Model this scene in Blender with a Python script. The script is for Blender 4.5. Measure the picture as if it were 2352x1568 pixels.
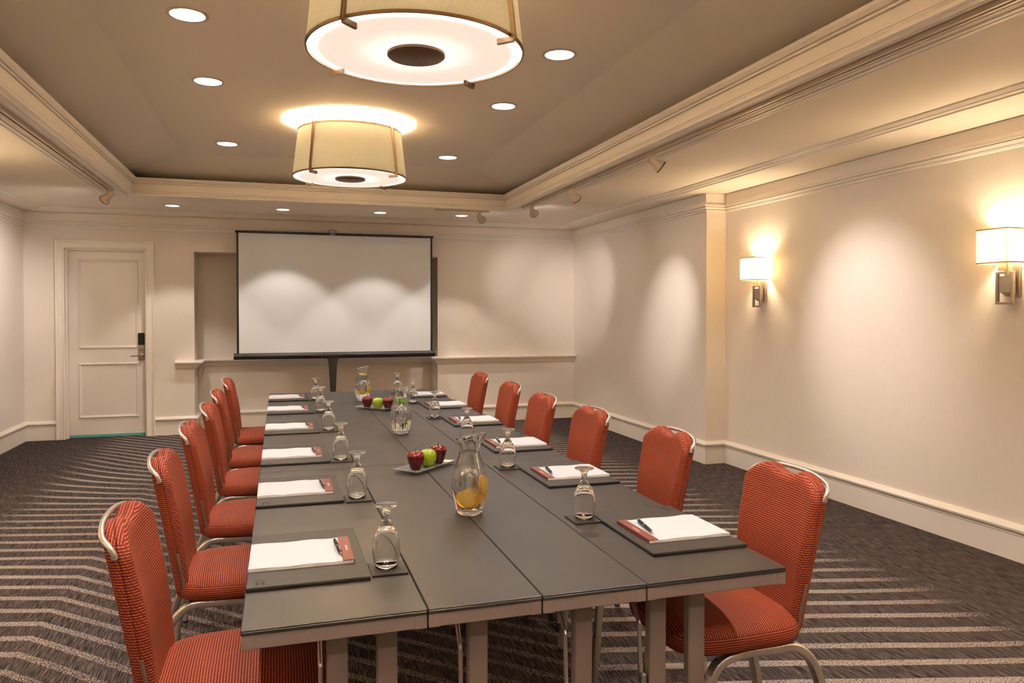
import bpy, bmesh, math, random
from mathutils import Vector, Matrix
random.seed(7)
PI = math.pi
for _o in list(bpy.data.objects):
    bpy.data.objects.remove(_o)
scene = bpy.context.scene
COL = scene.collection
R = math.radians
H = 1.36

# ------------------------------------------------------------------ camera, world, exposure
cd = bpy.data.cameras.new('camera'); cam = bpy.data.objects.new('camera', cd); COL.objects.link(cam)
scene.camera = cam
F, YAW, PIT, CY = 1733.76, .299197, -.015465, 744.44
cd.sensor_fit = 'HORIZONTAL'; cd.sensor_width = 36.0; cd.lens = F / 2352 * 36.0
cd.shift_y = -(784 - CY) / 2352.0
cd.clip_start = .05
cam.location = (0, 0, H)
cam.rotation_euler = (PI/2 + PIT, 0, -YAW)
w = bpy.data.worlds.new('world'); scene.world = w; w.use_nodes = True
w.node_tree.nodes['Background'].inputs[0].default_value = (1, .85, .7, 1)
w.node_tree.nodes['Background'].inputs[1].default_value = .02
vs = scene.view_settings
vs.view_transform = 'Standard'; vs.look = 'None'; vs.exposure = 1.5; vs.gamma = 1.0; vs.use_curve_mapping = False

# light levels (W)
C_WARM = (1.0, .83, .59); C_DOWN = (1.0, .93, .88); C_SPOT = (1.0, .94, .93)
P_PEND = 280; P_SCONCE = 5.5; P_DOWN = 30; P_DOWN_BACK = 20; P_SPOT = 28
E_DIFF = .98      # pendant diffuser emission
E_DISC = 4.4      # downlight lens emission

# ------------------------------------------------------------------ helpers
def tag(o, label=None, cat=None, group=None, kind=None):
    if label: o['label'] = label
    if cat: o['category'] = cat
    if group: o['group'] = group
    if kind: o['kind'] = kind
    return o
def obj(name, bm, m, parent=None, smooth=False, autosm=None):
    me = bpy.data.meshes.new(name)
    bmesh.ops.recalc_face_normals(bm, faces=bm.faces[:])
    bm.to_mesh(me); bm.free()
    ms = m if isinstance(m, (list, tuple)) else [m]
    for k in ms: me.materials.append(k)
    if smooth:
        for p in me.polygons: p.use_smooth = True
        if autosm is not None:
            try: me.set_sharp_from_angle(angle=R(autosm))
            except Exception: pass
    o = bpy.data.objects.new(name, me); COL.objects.link(o)
    if parent: o.parent = parent
    return o
def thing(name, label, cat, loc=(0, 0, 0), rz=0, group=None):
    o = bpy.data.objects.new(name, None); COL.objects.link(o)
    o.empty_display_size = .05
    o.location = loc; o.rotation_euler = (0, 0, rz)
    return tag(o, label, cat, group)
def struct(name, bm, m, parent=None, **k):
    o = obj(name, bm, m, parent, **k)
    if not parent: o['kind'] = 'structure'
    return o
def dup(o, loc=None, rz=None, label=None, group=None, parent=None):
    c = o.copy(); COL.objects.link(c)
    if parent: c.parent = parent
    if loc is not None: c.location = loc
    if rz is not None: c.rotation_euler = (0, 0, rz)
    if label: c['label'] = label
    if group: c['group'] = group
    for ch in list(o.children): dup(ch, parent=c)
    return c
def NB(): return bmesh.new()
def box(bm, x0, x1, y0, y1, z0, z1, bev=0, mi=0, seg=1, M=None):
    r = bmesh.ops.create_cube(bm, size=1)
    vsx = r['verts']
    for v in vsx:
        v.co = Vector(((x0+x1)/2 + v.co.x*(x1-x0), (y0+y1)/2 + v.co.y*(y1-y0), (z0+z1)/2 + v.co.z*(z1-z0)))
    fs = set(f for v in vsx for f in v.link_faces)
    if bev:
        es = list(set(e for v in vsx for e in v.link_edges))
        rr = bmesh.ops.bevel(bm, geom=es, offset=bev, segments=seg, affect='EDGES', profile=.6)
        fs = set(rr['faces']) | set(f for f in fs if f.is_valid)
    vv = set()
    for f in fs:
        if f.is_valid:
            f.material_index = mi
            for v in f.verts: vv.add(v)
    if M is not None:
        for v in vv: v.co = M @ v.co
    return bm
def lathe(bm, prof, n=32, c=(0, 0, 0), mi=0, closed=False, M=None, rf=None):
    rings = []
    for (r, z) in prof:
        if r < 1e-6:
            rings.append([bm.verts.new((c[0], c[1], c[2]+z))])
        else:
            ring = []
            for i in range(n):
                a = 2*PI*i/n
                rr = r*(rf(a, z) if rf else 1)
                ring.append(bm.verts.new((c[0]+rr*math.cos(a), c[1]+rr*math.sin(a), c[2]+z)))
            rings.append(ring)
    pairs = list(zip(rings, rings[1:]))
    if closed: pairs.append((rings[-1], rings[0]))
    for a, b in pairs:
        if len(a) == 1 and len(b) == 1: continue
        for i in range(n):
            j = (i+1) % n
            if len(a) == 1: f = bm.faces.new((a[0], b[j], b[i]))
            elif len(b) == 1: f = bm.faces.new((a[i], a[j], b[0]))
            else: f = bm.faces.new((a[i], a[j], b[j], b[i]))
            f.material_index = mi; f.smooth = True
    if M is not None:
        for ring in rings:
            for v in ring: v.co = M @ v.co
    return bm
def tube(bm, pts, ru, rv=None, n=10, up=(0, 1, 0), caps=True, square=False, mi=0):
    """sweep an ellipse (or rounded box) section: ru along 'up'-side, rv across"""
    rv = rv or ru
    P = [Vector(p) for p in pts]; rings = []
    for i, p in enumerate(P):
        t = (P[min(i+1, len(P)-1)] - P[max(i-1, 0)]).normalized()
        u = Vector(up); u = (u - t*u.dot(t))
        if u.length < 1e-4: u = Vector((1, 0, 0)); u = u - t*u.dot(t)
        u.normalize(); v = t.cross(u)
        ring = []
        for k in range(n):
            a = 2*PI*(k+.5)/n
            ca, sa = math.cos(a), math.sin(a)
            if square:
                e = .35
                ca = math.copysign(abs(ca)**e, ca); sa = math.copysign(abs(sa)**e, sa)
            ring.append(bm.verts.new(p + u*ru*ca + v*rv*sa))
        rings.append(ring)
    for a, b in zip(rings, rings[1:]):
        for i in range(n):
            j = (i+1) % n
            f = bm.faces.new((a[i], a[j], b[j], b[i])); f.material_index = mi
    if caps:
        f = bm.faces.new(rings[0][::-1]); f.material_index = mi
        f = bm.faces.new(rings[-1]); f.material_index = mi
    return bm
def smoothpath(pts, k=6):
    P = [Vector(p) for p in pts]; out = []
    for i in range(len(P)-1):
        p0 = P[max(i-1, 0)]; p1 = P[i]; p2 = P[i+1]; p3 = P[min(i+2, len(P)-1)]
        for s in range(k):
            t = s/k
            out.append(.5*((2*p1)+(p2-p0)*t+(2*p0-5*p1+4*p2-p3)*t*t+(3*p1-p0-3*p2+p3)*t**3))
    out.append(P[-1]); return out
def sweep(bm, prof, path, closed=False, side=1):
    """prof: (d, z), d measured to the left of the path direction * side"""
    n = len(path); P = [Vector((p[0], p[1])) for p in path]
    rings = []
    for i in range(n):
        a = P[i-1] if (i > 0 or closed) else None
        b = P[(i+1) % n] if (i < n-1 or closed) else None
        def nr(p, q):
            d = (q-p).normalized(); return Vector((-d.y, d.x))*side
        if a is None: m = nr(P[i], b); sc = 1
        elif b is None: m = nr(a, P[i]); sc = 1
        else:
            n1, n2 = nr(a, P[i]), nr(P[i], b); m = (n1+n2).normalized(); sc = 1/max(.2, m.dot(n1))
        rings.append([bm.verts.new((P[i].x+m.x*d*sc, P[i].y+m.y*d*sc, z)) for d, z in prof])
    k = len(prof)
    rng = range(n) if closed else range(n-1)
    for i in rng:
        a, b = rings[i], rings[(i+1) % n]
        for j in range(k-1): bm.faces.new((a[j], a[j+1], b[j+1], b[j]))
        bm.faces.new((a[k-1], a[0], b[0], b[k-1]))
    if not closed:
        try: bm.faces.new(rings[0][::-1]); bm.faces.new(rings[-1])
        except Exception: pass
    return bm
def quad(bm, *p, mi=0):
    f = bm.faces.new([bm.verts.new(q) for q in p]); f.material_index = mi; return f
def booled(name, a, b, op='DIFFERENCE'):
    oa = obj('tmp_a', a, M_TMP); ob = obj('tmp_b', b, M_TMP)
    md = oa.modifiers.new('b', 'BOOLEAN'); md.operation = op; md.object = ob; md.solver = 'EXACT'
    bpy.context.view_layer.update()
    dg = bpy.context.evaluated_depsgraph_get()
    me = bpy.data.meshes.new_from_object(oa.evaluated_get(dg))
    bpy.data.objects.remove(oa); bpy.data.objects.remove(ob)
    bm = bmesh.new(); bm.from_mesh(me); bpy.data.meshes.remove(me)
    return bm

# ------------------------------------------------------------------ materials
def new_mat(name):
    m = bpy.data.materials.new(name); m.use_nodes = True
    nt = m.node_tree; b = nt.nodes['Principled BSDF']
    return m, nt, b
def principled(name, col, rough=.5, metal=0, spec=.5, **k):
    m, nt, b = new_mat(name)
    b.inputs['Base Color'].default_value = (*col, 1); b.inputs['Roughness'].default_value = rough
    b.inputs['Metallic'].default_value = metal; b.inputs['Specular IOR Level'].default_value = spec
    for kk, v in k.items(): b.inputs[kk.replace('_', ' ')].default_value = v
    return m
class G:
    """tiny node graph helper"""
    def __init__(s, nt): s.nt = nt
    def n(s, t, **k):
        nd = s.nt.nodes.new(t)
        for a, v in k.items(): setattr(nd, a, v)
        return nd
    def put(s, sock, v):
        if isinstance(v, bpy.types.NodeSocket): s.nt.links.new(v, sock)
        elif v is not None: sock.default_value = v
    def m(s, op, a, b=None, c=None, clamp=False):
        nd = s.n('ShaderNodeMath', operation=op); nd.use_clamp = clamp
        s.put(nd.inputs[0], a); s.put(nd.inputs[1], b)
        if c is not None: s.put(nd.inputs[2], c)
        return nd.outputs[0]
    def mix(s, f, a, b):
        nd = s.n('ShaderNodeMix', data_type='RGBA'); s.put(nd.inputs[0], f)
        s.put(nd.inputs[6], a); s.put(nd.inputs[7], b); return nd.outputs[2]
    def noise(s, vec, scale, detail=2, rough=.5):
        nd = s.n('ShaderNodeTexNoise'); s.put(nd.inputs['Vector'], vec); s.put(nd.inputs['Scale'], scale)
        s.put(nd.inputs['Detail'], detail); s.put(nd.inputs['Roughness'], rough); return nd.outputs['Fac']
    def mapping(s, vec, scale=(1, 1, 1), loc=(0, 0, 0), rot=(0, 0, 0)):
        nd = s.n('ShaderNodeMapping'); s.put(nd.inputs[0], vec)
        nd.inputs['Scale'].default_value = scale; nd.inputs['Location'].default_value = loc; nd.inputs['Rotation'].default_value = rot
        return nd.outputs[0]
    def smooth(s, v, a, b):
        nd = s.n('ShaderNodeMapRange'); nd.interpolation_type = 'SMOOTHSTEP'; s.put(nd.inputs[0], v)
        s.put(nd.inputs[1], a); s.put(nd.inputs[2], b); return nd.outputs[0]
    def bump(s, h, st, dist):
        nd = s.n('ShaderNodeBump'); s.put(nd.inputs['Height'], h); nd.inputs['Strength'].default_value = st; nd.inputs['Distance'].default_value = dist
        return nd.outputs[0]

def wallpaper():
    m, nt, b = new_mat('wallpaper'); g = G(nt)
    co = g.n('ShaderNodeNewGeometry').outputs['Position']
    v = g.mapping(co, (260, 260, 9)); n1 = g.noise(v, 1.0, 3, .6)
    v2 = g.mapping(co, (60, 60, 160)); n2 = g.noise(v2, 1.0, 2)
    f = g.m('ADD', g.m('MULTIPLY', n1, .7), g.m('MULTIPLY', n2, .3))
    f = g.smooth(f, .3, .7)
    nt.links.new(g.mix(f, (.77, .68, .585, 1), (.815, .725, .63, 1)), b.inputs['Base Color'])
    b.inputs['Roughness'].default_value = .62; b.inputs['Specular IOR Level'].default_value = .3
    nt.links.new(g.bump(f, .08, .002), b.inputs['Normal'])
    return m
def carpet():
    m, nt, b = new_mat('carpet'); g = G(nt)
    co = g.n('ShaderNodeNewGeometry').outputs['Position']
    sp = g.n('ShaderNodeSeparateXYZ'); nt.links.new(co, sp.inputs[0]); x, y = sp.outputs[0], sp.outputs[1]
    # band field: h = y + .26 x + .74 * (x clamped to the steep zone)
    nearz = g.m('MINIMUM', g.m('MAXIMUM', x, -1.0), 1.12)
    farz = g.m('ADD', nearz, g.m('ADD', g.m('MINIMUM', g.m('ADD', x, 1.0), 0.0), g.m('MAXIMUM', g.m('SUBTRACT', x, 2.3), 0.0)))
    k = g.smooth(y, 5.8, 8.0)
    zz = g.m('ADD', g.m('MULTIPLY', nearz, g.m('SUBTRACT', 1.0, k)), g.m('MULTIPLY', farz, k))
    wob = g.m('MULTIPLY', g.m('SUBTRACT', g.noise(g.mapping(co, (1.3, 1.3, 1)), 1.0, 1), .5), .05)
    h = g.m('ADD', g.m('ADD', g.m('ADD', y, g.m('MULTIPLY', x, .27)), g.m('MULTIPLY', zz, .68)), wob)
    fr = g.m('FRACT', g.m('DIVIDE', g.m('ADD', h, 10.03), .156))
    e1 = g.smooth(fr, .0, .03); e2 = g.m('SUBTRACT', 1.0, g.smooth(fr, .31, .34))
    band = g.m('MULTIPLY', e1, e2)
    # speckle and fade
    sv = g.mapping(co, (170, 110, 1)); sp1 = g.noise(sv, 1.0, 2, .7)
    big = g.noise(g.mapping(co, (1.7, 1.2, 1)), 1.0, 1)
    fadeR = g.smooth(x, 2.75, 3.40); fadeL = g.m('SUBTRACT', 1.0, g.smooth(x, -2.2, -1.5))
    steep = g.m('MULTIPLY', g.smooth(x, -1.3, -.7), g.m('SUBTRACT', 1.0, g.smooth(x, 1.1, 1.5)))
    thr = g.m('ADD', g.m('ADD', g.m('MULTIPLY', big, .16), g.m('ADD', .35, g.m('MULTIPLY', steep, .09))), g.m('MULTIPLY', g.m('MAXIMUM', fadeR, fadeL), .42))
    spk = g.smooth(g.m('SUBTRACT', sp1, thr), -.03, .05)
    mask = g.m('MULTIPLY', band, spk)
    # streaks running along the room
    st = g.noise(g.mapping(co, (200, 11, 1)), 1.0, 3, .65)
    st = g.smooth(st, .38, .64)
    tint = g.noise(g.mapping(co, (14, 3, 1)), 1.0, 2)
    base = g.mix(st, (.018, .013, .012, 1), (.118, .092, .085, 1))
    base = g.mix(g.m('MULTIPLY', g.smooth(tint, .5, .75), .35), base, (.095, .058, .052, 1))
    gold = g.smooth(g.noise(g.mapping(co, (2.3, 9, 1), (3, 1, 0)), 1.0, 1), .62, .70)
    light = g.mix(g.m('MULTIPLY', gold, .6), (.40, .325, .285, 1), (.42, .31, .17, 1))
    light = g.mix(g.smooth(sp1, .35, .75), g.mix(.35, light, (.1, .08, .07, 1)), light)
    nt.links.new(g.mix(mask, base, light), b.inputs['Base Color'])
    b.inputs['Roughness'].default_value = .95; b.inputs['Specular IOR Level'].default_value = .1
    nt.links.new(g.bump(g.m('ADD', st, mask), .5, .004), b.inputs['Normal'])
    return m
def fabric():
    m, nt, b = new_mat('chair_fabric'); g = G(nt)
    uv = g.n('ShaderNodeUVMap').outputs[0]
    sp = g.n('ShaderNodeSeparateXYZ'); nt.links.new(uv, sp.inputs[0]); u, v = sp.outputs[0], sp.outputs[1]
    wob = g.m('MULTIPLY', g.noise(g.mapping(uv, (30, 30, 1)), 1.0, 1), .0015)
    rv = g.m('DIVIDE', g.m('ADD', v, wob), .0064); row = g.m('FLOOR', rv); fr = g.m('FRACT', rv)
    line = g.m('SUBTRACT', 1.0, g.smooth(g.m('ABSOLUTE', g.m('SUBTRACT', fr, .5)), .09, .17))
    du = g.m('FRACT', g.m('ADD', g.m('DIVIDE', u, .0085), g.m('MULTIPLY', row, .37)))
    dash = g.m('SUBTRACT', 1.0, g.smooth(g.m('ABSOLUTE', g.m('SUBTRACT', du, .5)), .30, .40))
    th = g.m('MULTIPLY', line, g.m('ADD', g.m('MULTIPLY', dash, .82), .10))
    rib = g.smooth(g.m('ABSOLUTE', g.m('SUBTRACT', fr, .5)), .2, .5)
    nz = g.noise(g.mapping(uv, (400, 400, 1)), 1.0, 2)
    base = g.mix(rib, (.19, .014, .003, 1), (.065, .0035, .001, 1))
    base = g.mix(g.m('MULTIPLY', nz, .25), base, (.28, .028, .008, 1))
    nt.links.new(g.mix(g.m('MULTIPLY', th, .8), base, (.52, .21, .08, 1)), b.inputs['Base Color'])
    b.inputs['Roughness'].default_value = .7; b.inputs['Specular IOR Level'].default_value = .25
    nt.links.new(g.bump(g.m('ADD', th, g.m('MULTIPLY', nz, .3)), .5, .0015), b.inputs['Normal'])
    return m
def laminate(name, c1, c2, rough=.32):
    m, nt, b = new_mat(name); g = G(nt)
    co = g.n('ShaderNodeTexCoord').outputs['Object']
    n = g.noise(co, 420, 3, .7); n2 = g.noise(co, 3, 3)
    nt.links.new(g.mix(g.smooth(n, .3, .7), (*c1, 1), (*c2, 1)), b.inputs['Base Color'])
    nt.links.new(g.m('ADD', rough, g.m('MULTIPLY', n2, .1)), b.inputs['Roughness'])
    b.inputs['Specular IOR Level'].default_value = .42
    nt.links.new(g.bump(n, .08, .0005), b.inputs['Normal'])
    return m
def brushed(name, col, rough=.33, sc=(300, 8, 300)):
    m, nt, b = new_mat(name); g = G(nt)
    co = g.n('ShaderNodeTexCoord').outputs['Object']
    n = g.noise(g.mapping(co, sc), 1.0, 2)
    b.inputs['Base Color'].default_value = (*col, 1); b.inputs['Metallic'].default_value = .9
    nt.links.new(g.m('ADD', rough-.08, g.m('MULTIPLY', n, .18)), b.inputs['Roughness'])
    nt.links.new(g.bump(n, .06, .0006), b.inputs['Normal'])
    return m
def emis(name, col, st):
    m, nt, b = new_mat(name)
    b.inputs['Base Color'].default_value = (.8, .8, .8, 1)
    b.inputs['Emission Color'].default_value = (*col, 1); b.inputs['Emission Strength'].default_value = st
    return m
def diffuser():
    m, nt, b = new_mat('pendant_diffuser'); g = G(nt)
    co = g.n('ShaderNodeTexCoord').outputs['Object']
    sp = g.n('ShaderNodeVectorMath', operation='LENGTH'); v = g.mapping(co, (1, 1, 0)); nt.links.new(v, sp.inputs[0]); r = sp.outputs['Value']
    inner = g.m('SUBTRACT', 1.0, g.smooth(r, .10, .27)); outer = g.smooth(r, .355, .385)
    k = g.m('ADD', g.m('MULTIPLY', inner, .5), g.m('MULTIPLY', outer, .8))
    b.inputs['Base Color'].default_value = (.8, .75, .68, 1)
    nt.links.new(g.mix(g.m('MINIMUM', k, 1.0), (1, .86, .74, 1), (1, .92, .82, 1)), b.inputs['Emission Color'])
    nt.links.new(g.m('MULTIPLY', g.m('ADD', .82, k), E_DIFF*.33), b.inputs['Emission Strength'])
    return m
def shade_fabric(name, col, tcol, tl, e=0.0):
    m = bpy.data.materials.new(name); m.use_nodes = True; nt = m.node_tree; g = G(nt)
    nt.nodes.remove(nt.nodes['Principled BSDF']); out = nt.nodes['Material Output']
    co = g.n('ShaderNodeTexCoord').outputs['Object']
    n = g.noise(g.mapping(co, (90, 90, 500)), 1.0, 2); n2 = g.noise(g.mapping(co, (500, 500, 60)), 1.0, 2)
    k = g.smooth(g.m('ADD', g.m('MULTIPLY', n, .5), g.m('MULTIPLY', n2, .5)), .3, .7)
    kk = g.m('ADD', .85, g.m('MULTIPLY', k, .15))
    d = g.n('ShaderNodeBsdfDiffuse'); t = g.n('ShaderNodeBsdfTranslucent'); mx = g.n('ShaderNodeMixShader'); mx.inputs[0].default_value = tl
    c = g.mix(kk, (0, 0, 0, 1), (*col, 1)); c2 = g.mix(kk, (0, 0, 0, 1), (*tcol, 1))
    nt.links.new(c, d.inputs[0]); nt.links.new(c2, t.inputs[0])
    nt.links.new(d.outputs[0], mx.inputs[1]); nt.links.new(t.outputs[0], mx.inputs[2])
    nt.links.new(mx.outputs[0], out.inputs[0])
    return m
def glassm(name, col=(1, 1, 1), ior=1.48, rough=0.0):
    return principled(name, col, rough, 0, .5, Transmission_Weight=1.0, IOR=ior)
def paperm():
    m, nt, b = new_mat('lined_paper'); g = G(nt)
    co = g.n('ShaderNodeTexCoord').outputs['Object']
    sp = g.n('ShaderNodeSeparateXYZ'); nt.links.new(co, sp.inputs[0])
    fr = g.m('FRACT', g.m('DIVIDE', sp.outputs[0], .0083))
    l = g.m('MULTIPLY', g.m('SUBTRACT', 1.0, g.smooth(fr, .06, .14)), .22)
    nt.links.new(g.mix(l, (.45, .445, .46, 1), (.26, .28, .33, 1)), b.inputs['Base Color'])
    b.inputs['Roughness'].default_value = .7
    return m
def applem(name, c1, c2, c3, sc=6):
    m, nt, b = new_mat(name); g = G(nt)
    co = g.n('ShaderNodeTexCoord').outputs['Object']
    n = g.noise(g.mapping(co, (60, 60, 12)), 1.0, 3); n2 = g.noise(co, 350, 1)
    c = g.mix(g.smooth(n, .35, .7), (*c1, 1), (*c2, 1))
    sp = g.n('ShaderNodeSeparateXYZ'); nt.links.new(co, sp.inputs[0])
    c = g.mix(g.m('MULTIPLY', g.smooth(sp.outputs[2], .045, .072), .55), c, (*c3, 1))
    c = g.mix(g.m('MULTIPLY', g.smooth(n2, .68, .75), .4), c, (.8, .55, .3, 1))
    nt.links.new(c, b.inputs['Base Color']); b.inputs['Roughness'].default_value = .14
    return m
def citrusm(name, flesh, line):
    m, nt, b = new_mat(name); g = G(nt)
    co = g.n('ShaderNodeTexCoord').outputs['Object']
    sp = g.n('ShaderNodeSeparateXYZ'); nt.links.new(co, sp.inputs[0])
    a = g.m('ARCTAN2', sp.outputs[1], sp.outputs[0]); fr = g.m('FRACT', g.m('MULTIPLY', a, 9/(2*PI)))
    seg = g.smooth(g.m('ABSOLUTE', g.m('SUBTRACT', fr, .5)), .42, .47)
    n = g.noise(co, 300, 2)
    c = g.mix(g.m('MULTIPLY', n, .5), (*flesh, 1), (flesh[0]*.8, flesh[1]*.7, flesh[2]*.6, 1))
    nt.links.new(g.mix(g.m('MULTIPLY', seg, .45), c, (*line, 1)), b.inputs['Base Color'])
    b.inputs['Roughness'].default_value = .3; b.inputs['Subsurface Weight'].default_value = .0
    return m

M_TMP = principled('temp', (.5, .5, .5))
M_WALL = wallpaper(); M_CARPET = carpet(); M_FAB = fabric()
M_TRIM = principled('painted_trim', (.85, .765, .665), .42)
M_CEIL = principled('ceiling_paint', (.89, .79, .655), .8, 0, .2)
M_DOOR = principled('door_paint', (.84, .76, .675), .42)
M_TOP = laminate('table_laminate', (.020, .015, .012), (.030, .023, .018), .38)
M_TEDGE = principled('table_edge', (.02, .02, .022), .25)
M_FRAME = laminate('table_frame', (.19, .142, .124), (.205, .153, .133), .45)
M_STEEL = brushed('brushed_steel', (.62, .56, .50), .30)
M_NICK = brushed('nickel', (.36, .30, .25), .40)
M_BRONZE = brushed('bronze', (.20, .125, .07), .42)
M_LAMPM = brushed('lamp_metal', (.55, .42, .28), .38)
M_PAD = laminate('leather_pad', (.014, .010, .007), (.022, .016, .011), .48)
M_PADE = principled('leather_edge', (.010, .008, .007), .35)
M_EMB = principled('embossed_mark', (.045, .036, .03), .5)
M_PAPER = paperm(); M_PAGES = principled('paper_edge', (.70, .63, .60), .8)
M_BIND = principled('pad_binding', (.15, .028, .018), .45)
M_BTXT = principled('binding_print', (.80, .60, .50), .5)
M_BLACK = principled('black_plastic', (.007, .006, .006), .42, 0, .25)
M_BLKM = principled('black_metal', (.010, .008, .008), .42)
M_SCREEN = principled('screen_cloth', (.70, .70, .70), .85, 0, .2)
M_SCREENE = principled('screen_edge', (.8, .79, .78), .6)
M_CREAM = principled('cream_enamel', (.60, .49, .37), .35)
M_SLOT = principled('dark_slot', (.012, .010, .009), .6)
M_GLASS = glassm('clear_glass', (.98, .99, .98)); M_WATER = glassm('water', (.985, .985, .96), 1.33)
M_PLATE = principled('pressed_glass', (.80, .78, .74), .10, 0, .6, Transmission_Weight=.86, IOR=1.45)
M_DISC = emis('downlight_lens', (1, .97, .98), E_DISC)
M_DIFF = diffuser()
M_SHADE = shade_fabric('pendant_shade', (.46, .42, .35), (.105, .097, .080), .5)
M_SSHADE = shade_fabric('sconce_shade', (.85, .78, .62), (.97, .88, .68), .6)
M_SHTRIM = principled('shade_trim', (.42, .22, .06), .5)
M_APR = applem('red_apple', (.045, .001, .003), (.085, .003, .005), (.22, .012, .006))
M_APG = applem('green_apple', (.22, .31, .008), (.28, .37, .014), (.34, .42, .02))
M_STEM = principled('apple_stem', (.05, .03, .015), .6)
M_ORF = citrusm('orange_flesh', (1.0, .60, .02), (1, .80, .30)); M_ORR = principled('orange_rind', (1.0, .44, .005), .35)
M_LEF = citrusm('lemon_flesh', (.98, .62, .02), (1, .85, .35)); M_LER = principled('lemon_rind', (.98, .58, .01), .35)
M_LIF = citrusm('lime_flesh', (.36, .58, .08), (.65, .80, .35)); M_LIR = principled('lime_rind', (.06, .22, .012), .35)
M_UPR = principled('dull_upright', (.16, .10, .075), .45, .3)
M_TEAL = principled('teal_strip', (.12, .42, .38), .5)
M_RUB = principled('rubber', (.03, .028, .026), .7)
M_LOGO = principled('screen_logo', (.12, .06, .35), .4)
M_LOGOT = principled('screen_logo_print', (.55, .50, .75), .4)

# ------------------------------------------------------------------ room shell
XL, XR, XR2, YB, YP, YF = -2.575, 3.66, 3.86, 9.13, 5.955, -3.2
ZS, ZC, ZT = 2.425, 2.452, 2.76
T = .12
bm = NB(); box(bm, XL-.5, XR2+.5, YF-.3, YB+1, -.1, 0); struct('floor', bm, M_CARPET)
# back wall with door opening and tall recess
DX0, DX1, DZ = -2.19, -1.40, 2.05
NX0, NX1, NZ, ND = -.908, 1.86, 2.04, .36
bm = NB()
def wq(x0, x1, z0, z1, y): quad(bm, (x0, y, z0), (x1, y, z0), (x1, y, z1), (x0, y, z1))
wq(XL, DX0, 0, 2.6, YB); wq(DX0, DX1, DZ, 2.6, YB); wq(DX1, NX0, 0, 2.6, YB); wq(NX0, NX1, NZ, 2.6, YB); wq(NX1, XR, 0, 2.6, YB)
wq(NX0, NX1, 0, NZ, YB+ND)
quad(bm, (NX0, YB, 0), (NX0, YB+ND, 0), (NX0, YB+ND, NZ), (NX0, YB, NZ))
quad(bm, (NX1, YB, 0), (NX1, YB+ND, 0), (NX1, YB+ND, NZ), (NX1, YB, NZ))
quad(bm, (NX0, YB, NZ), (NX1, YB, NZ), (NX1, YB+ND, NZ), (NX0, YB+ND, NZ))
for x in (DX0, DX1): quad(bm, (x, YB, 0), (x, YB+.2, 0), (x, YB+.2, DZ), (x, YB, DZ))
quad(bm, (DX0, YB, DZ), (DX1, YB, DZ), (DX1, YB+.2, DZ), (DX0, YB+.2, DZ))
bmesh.ops.remove_doubles(bm, verts=bm.verts[:], dist=1e-5)
struct('wall_back', bm, M_WALL)
bm = NB(); box(bm, XL-T, XL, YF, YB+.6, 0, 2.9); struct('wall_left', bm, M_WALL)
bm = NB()
box(bm, XR, XR+T+.3, YP, YB+.6, 0, 2.9); struct('wall_right', bm, M_WALL)
bm = NB(); box(bm, XR2, XR2+T, YF, YP, 0, 2.9); struct('wall_right_recess', bm, M_WALL)
bm = NB(); box(bm, XL-T, XR2+T, YF-T, YF, 0, 2.9); struct('wall_front', bm, M_WALL)

# ceiling: soffit ring, main band, sloped tray and flat tray top
SX0, SX1, SY1, SY0 = -2.39, 3.41, 8.93, -3.0
TX0, TX1, TY0, TY1 = -1.27, 2.285, -2.2, 7.63
bm = NB()
def ring(o, i, zo, zi):
    (a0, a1, b0, b1), (c0, c1, d0, d1) = o, i
    A = [(a0, b0, zo), (a1, b0, zo), (a1, b1, zo), (a0, b1, zo)]; B = [(c0, d0, zi), (c1, d0, zi), (c1, d1, zi), (c0, d1, zi)]
    for k in range(4): quad(bm, A[k], A[(k+1) % 4], B[(k+1) % 4], B[k])
ring((XL-.1, XR2+.1, YF-.1, YB+.1), (SX0, SX1, SY0, SY1), ZS, ZS)
ring((SX0, SX1, SY0, SY1), (SX0, SX1, SY0, SY1), ZS, ZC)
ring((SX0, SX1, SY0, SY1), (TX0-.02, TX1+.02, TY0-.02, TY1+.02), ZC, ZC)
ring((TX0-.33, TX1+.33, TY0-.33, TY1+.33), (-.83, 1.815, -1.75, 7.2), 2.595, ZT)
quad(bm, (-.83, -1.75, ZT), (1.815, -1.75, ZT), (1.815, 7.2, ZT), (-.83, 7.2, ZT))
ring((TX0-.33, TX1+.33, TY0-.33, TY1+.33), (TX0-.02, TX1+.02, TY0-.02, TY1+.02), 2.595, 2.56)
ring((TX0-.02, TX1+.02, TY0-.02, TY1+.02), (TX0-.02, TX1+.02, TY0-.02, TY1+.02), 2.56, ZC)
struct('ceiling', bm, M_CEIL)

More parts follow.
